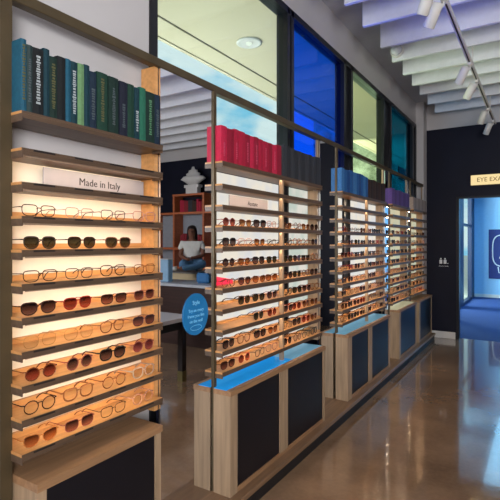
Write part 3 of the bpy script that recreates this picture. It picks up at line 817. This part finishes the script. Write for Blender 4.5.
# bookcase
bc = thing('bookcase', 'orange wood bookcase of red books reflected in the tall mirror', 'bookcase', (3.15, 8.1, 0))
ow = wood('orange wood', (190, 104, 62), along='X', contrast=.2)
for x_ in (-.75, -.35, .48, 1.1):
    o = MB(); o.box(x_, x_ + .045, -.15, .15, 0, 2.2 if x_ in (-.75, 1.1) else 2.60); o.build('upright', ow, bc)
for z_, a, b_ in ((.06, -.7, 1.1), (1.0, -.7, 1.1), (1.42, -.7, 1.1), (2.2, -.78, 1.16), (2.6, -.36, .53)):
    o = MB(); o.box(a, b_, -.155, .15, z_, z_ + .045); o.build('shelf', ow, bc)
o = MB(); o.box(-.7, 1.1, .151, .17, .1, 2.2); o.build('back_panel', plain('pale bookcase back', (150, 156, 166), .7), bc)
for r_, (z_, xs, cols_, h_) in enumerate(((2.246, [-.28 + .058 * k for k in range(11)], ['red', 'charcoal', 'brown', 'crimson'], .27), (1.466, [-.25 + .06 * k for k in range(10)], ['red', 'crimson', 'violet', 'red'], .30))):
    for k, x_ in enumerate(xs):
        if r_ == 1 and k < 0: continue
        c = cols_[(k * 3 + k // 2) % 4]
        t = thing('book', '%s book, %s on the %s bookcase shelf in the mirror' % (c, ORD[k], ['upper', 'middle'][r_]), 'book', (3.15 + x_, 8.08, z_), 0, 'books in the bookcase')
        hh = h_ * random.uniform(.82, 1.05)
        o = MB(); o.box(0, .003, -.09, .09, 0, hh); o.box(.047, .05, -.09, .09, 0, hh); o.box(.003, .047, -.09, -.086, 0, hh); o.build('cover', CV[c], t)
        o = MB(); o.box(.004, .046, -.085, .088, .003, hh - .004); o.build('pages', M['pages'], t)
la = thing('paper_lantern', 'white tiered paper ornament on top of the bookcase in the mirror', 'ornament', (3.2, 8.08, 2.6455))
o = MB(); o.box(-.16, .16, -.06, .06, 0, .14); o.box(-.20, .2, -.07, .07, .14, .20); o.build('stand', M['white'], la)
o = MB(); o.lathe([(.12, .2), (.24, .28), (.34, .33), (.26, .39), (.18, .40), (.19, .45), (.13, .47), (.12, .52), (.05, .54), (.03, .60)], 24)
for v in o.bm.verts: v.co.y *= .4
o.build('shade', M['white'], la)

# person sitting on the bench
pr = thing('person', 'person with long dark hair, white shirt and blue jeans seated on the cream bench', 'person', (2.36, 7.0, 1.062), math.radians(-35))
def skin(name, joints, edges, mat, parent, sub=2, root=0):
    me = bpy.data.meshes.new(name); me.from_pydata([j[0] for j in joints], edges, []); me.materials.append(mat)
    o = bpy.data.objects.new(name, me); col.objects.link(o); o.parent = parent
    me.skin_vertices or o.data.attributes
    md = o.modifiers.new('Skin', 'SKIN'); md.use_smooth_shade = True
    if not me.skin_vertices:
        bm = bmesh.new(); bm.from_mesh(me); bm.verts.layers.skin.verify(); bm.to_mesh(me); bm.free()
    for i, j in enumerate(joints):
        me.skin_vertices[0].data[i].radius = j[1] if isinstance(j[1], tuple) else (j[1], j[1])
        me.skin_vertices[0].data[i].use_root = (i == root)
    s_ = o.modifiers.new('Sub', 'SUBSURF'); s_.levels = sub; s_.render_levels = sub
    return o
skm = plain('skin', (122, 78, 60), .6)
J = [((0, 0, .13), (.15, .11)), ((0, .02, .30), (.13, .09)), ((0, .02, .46), (.15, .09)), ((0, .01, .56), .055), ((0, -.01, .64), .06), ((0, -.03, .70), (.078, .09)), ((0, -.02, .79), (.07, .085)),
     ((.17, .02, .50), .055), ((.22, -.03, .27), .042), ((.08, -.20, .20), .032), ((.02, -.26, .20), .03),
     ((-.17, .02, .50), .055), ((-.22, -.03, .27), .042), ((-.06, -.21, .23), .032), ((0, -.27, .24), .03),
     ((.1, -.02, .11), .09), ((.16, -.42, .12), .068), ((.02, -.30, .06), .05), ((-.1, -.16, .05), .036),
     ((-.1, -.02, .11), .09), ((-.24, -.40, .13), .068), ((-.02, -.46, .06), .05), ((.2, -.5, .05), .036)]
E_ = [(0, 1), (1, 2), (2, 3), (3, 4), (4, 5), (5, 6), (2, 7), (7, 8), (8, 9), (9, 10), (2, 11), (11, 12), (12, 13), (13, 14), (0, 15), (15, 16), (16, 17), (17, 18), (0, 19), (19, 20), (20, 21), (21, 22)]
skin('body', J, E_, skm, pr)
for sx, hx, hz in ((1, .02, .20), (-1, 0., .24)):
    for k in range(5):
        o = MB(); a = (k - 2) * .022
        o.tube([(hx + a, -.27, hz), (hx + a * 1.2, -.31, hz - .004), (hx + a * 1.25, -.335 + abs(k - 2) * .006, hz - .016)], [.009, .0085, .007], 6)
        o.build('finger', skm, pr)
skin('shirt', [((0, 0, .10), (.165, .125)), ((0, .02, .30), (.15, .11)), ((0, .02, .47), (.165, .105)), ((0, .015, .53), (.085, .08)), ((.18, .02, .50), .07), ((.22, -.0, .36), .06), ((-.18, .02, .50), .07), ((-.22, 0, .36), .06)],
     [(0, 1), (1, 2), (2, 3), (2, 4), (4, 5), (2, 6), (6, 7)], plain('white shirt', (216, 214, 208), .8), pr)
skin('jeans', [((0, 0, .12), (.17, .13)), ((.1, -.03, .115), .105), ((.16, -.42, .12), .08), ((.03, -.31, .065), .062), ((-.07, -.19, .06), .05), ((-.1, -.03, .115), .105), ((-.24, -.40, .13), .08), ((-.03, -.46, .065), .062), ((.16, -.5, .06), .05)],
     [(0, 1), (1, 2), (2, 3), (3, 4), (0, 5), (5, 6), (6, 7), (7, 8)], plain('blue jeans', (88, 128, 166), .9, noise=.15, scale=40), pr)
skin('hair', [((0, .0, .84), (.085, .09)), ((0, .035, .77), (.105, .095)), ((0, .07, .66), (.11, .075)), ((0, .085, .52), (.12, .055)), ((.0, .085, .38), (.09, .04))], [(0, 1), (1, 2), (2, 3), (3, 4)], plain('dark hair', (36, 22, 22), .5), pr)
o = MB()
for sx in (-.028, .028):
    o.lathe([(.004, -.005), (.009, -.003), (.009, .003), (.004, .005)], 10, c=(sx, -.112, .735), axis='Y')
o.build('eyes', M['black'], pr)
o = MB(); o.tube([(0, -.108, .74), (0, -.126, .705), (0, -.112, .698)], [.008, .012, .006], 8); o.build('nose', skm, pr)
o = MB(); o.tube([(-.022, -.108, .668), (0, -.115, .667), (.022, -.108, .668)], .005, 6); o.build('mouth', plain('lips', (120, 56, 54), .5), pr)
for q in ((-.12, -.14, .05), (.24, -.5, .05)):
    o = MB(); o.tube([(q[0], q[1], q[2]), (q[0] + (.09 if q[0] > 0 else -.09), q[1] - .03, q[2] - .005)], [.045, .035], 8); o.build('shoe', M['white'], pr)

# ------------------------------------------------------------------ lamps
# daylight bouncing up from the paving outside, through the coloured window films
a = area('outside_bounce', (-5.2, 3.9, .4), (0, 0, 0), 2.4, 2.4, 330, (1, .97, .9)); look(a, (-1.2, 5.3, 3.8))
a = area('outside_soffit', (-4.4, 3.5, .3), (0, 0, 0), 2.2, 7, 48, (1, .96, .84)); look(a, (-2.3, 5.0, 3.5))
a = area('outside_far', (-4.5, 9.0, 2.0), (0, 0, 0), 3, 3, 260, (1, .98, .92)); look(a, (-5.0, 13, 3.2))
# unseen fill lamps added behind the camera; the track lamps follow
a = area('added_uplight', (1.6, -1.6, 2.0), (0, 0, 0), 2.0, 1.4, 200, (.96, .97, 1)); look(a, (-1.0, 4.5, 4.2))
a = area('shop_fill', (2.2, -2.0, 2.6), (0, 0, 0), 2.0, 1.4, 55, (1, .94, .88)); look(a, (-1.6, 3.0, 1.0))
for yy, e, tgt in ((3.46, 26, (-1.1, 3.2, 0)), (3.70, 26, (-.9, 4.6, 0)), (5.2, 30, (-1.0, 5.2, 0)), (5.8, 26, (-1.1, 6.6, 0))):
    l = bpy.data.lights.new('track_lamp', 'SPOT'); l.energy = e; l.spot_size = math.radians(80); l.spot_blend = 1; l.shadow_soft_size = .03; l.color = (1, .82, .62)
    ob = bpy.data.objects.new('track_lamp', l); col.objects.link(ob); ob.location = (TX - .12, yy, 3.17); look(ob, tgt)
# mirror side lamp
a = area('back_room_lamp', (4.3, 3.2, 2.6), (0, 0, 0), 1.0, .6, 45, (1, .95, .9)); look(a, (2.6, 6.9, 1.5))
# blue room: unseen blue fill added at its ceiling, then the daylight
a = area('blue_room_fill', (.3, 11.5, 2.95), (0, 0, 0), 2.5, 4.5, 105, (.26, .66, 1.0))
a = area('blue_room_daylight', (-3.6, 12.8, 2.2), (0, 0, 0), 2, 2, 420, (.8, .95, 1.0)); look(a, (-.6, 15.0, .6))

# ------------------------------------------------------------------ camera
cd = bpy.data.cameras.new('camera'); cam = bpy.data.objects.new('camera', cd); col.objects.link(cam)
cam.location = (0, 0, 1.6); cam.rotation_euler = (PI / 2, 0, .5634)
cd.sensor_width = 36; cd.sensor_fit = 'HORIZONTAL'; cd.lens = 36 * 467.7 / 500
cd.shift_x = (250 - 247.08) / 500; cd.shift_y = -(250 - 241.43) / 500
cd.clip_start = .02; cd.clip_end = 200
scn.camera = cam
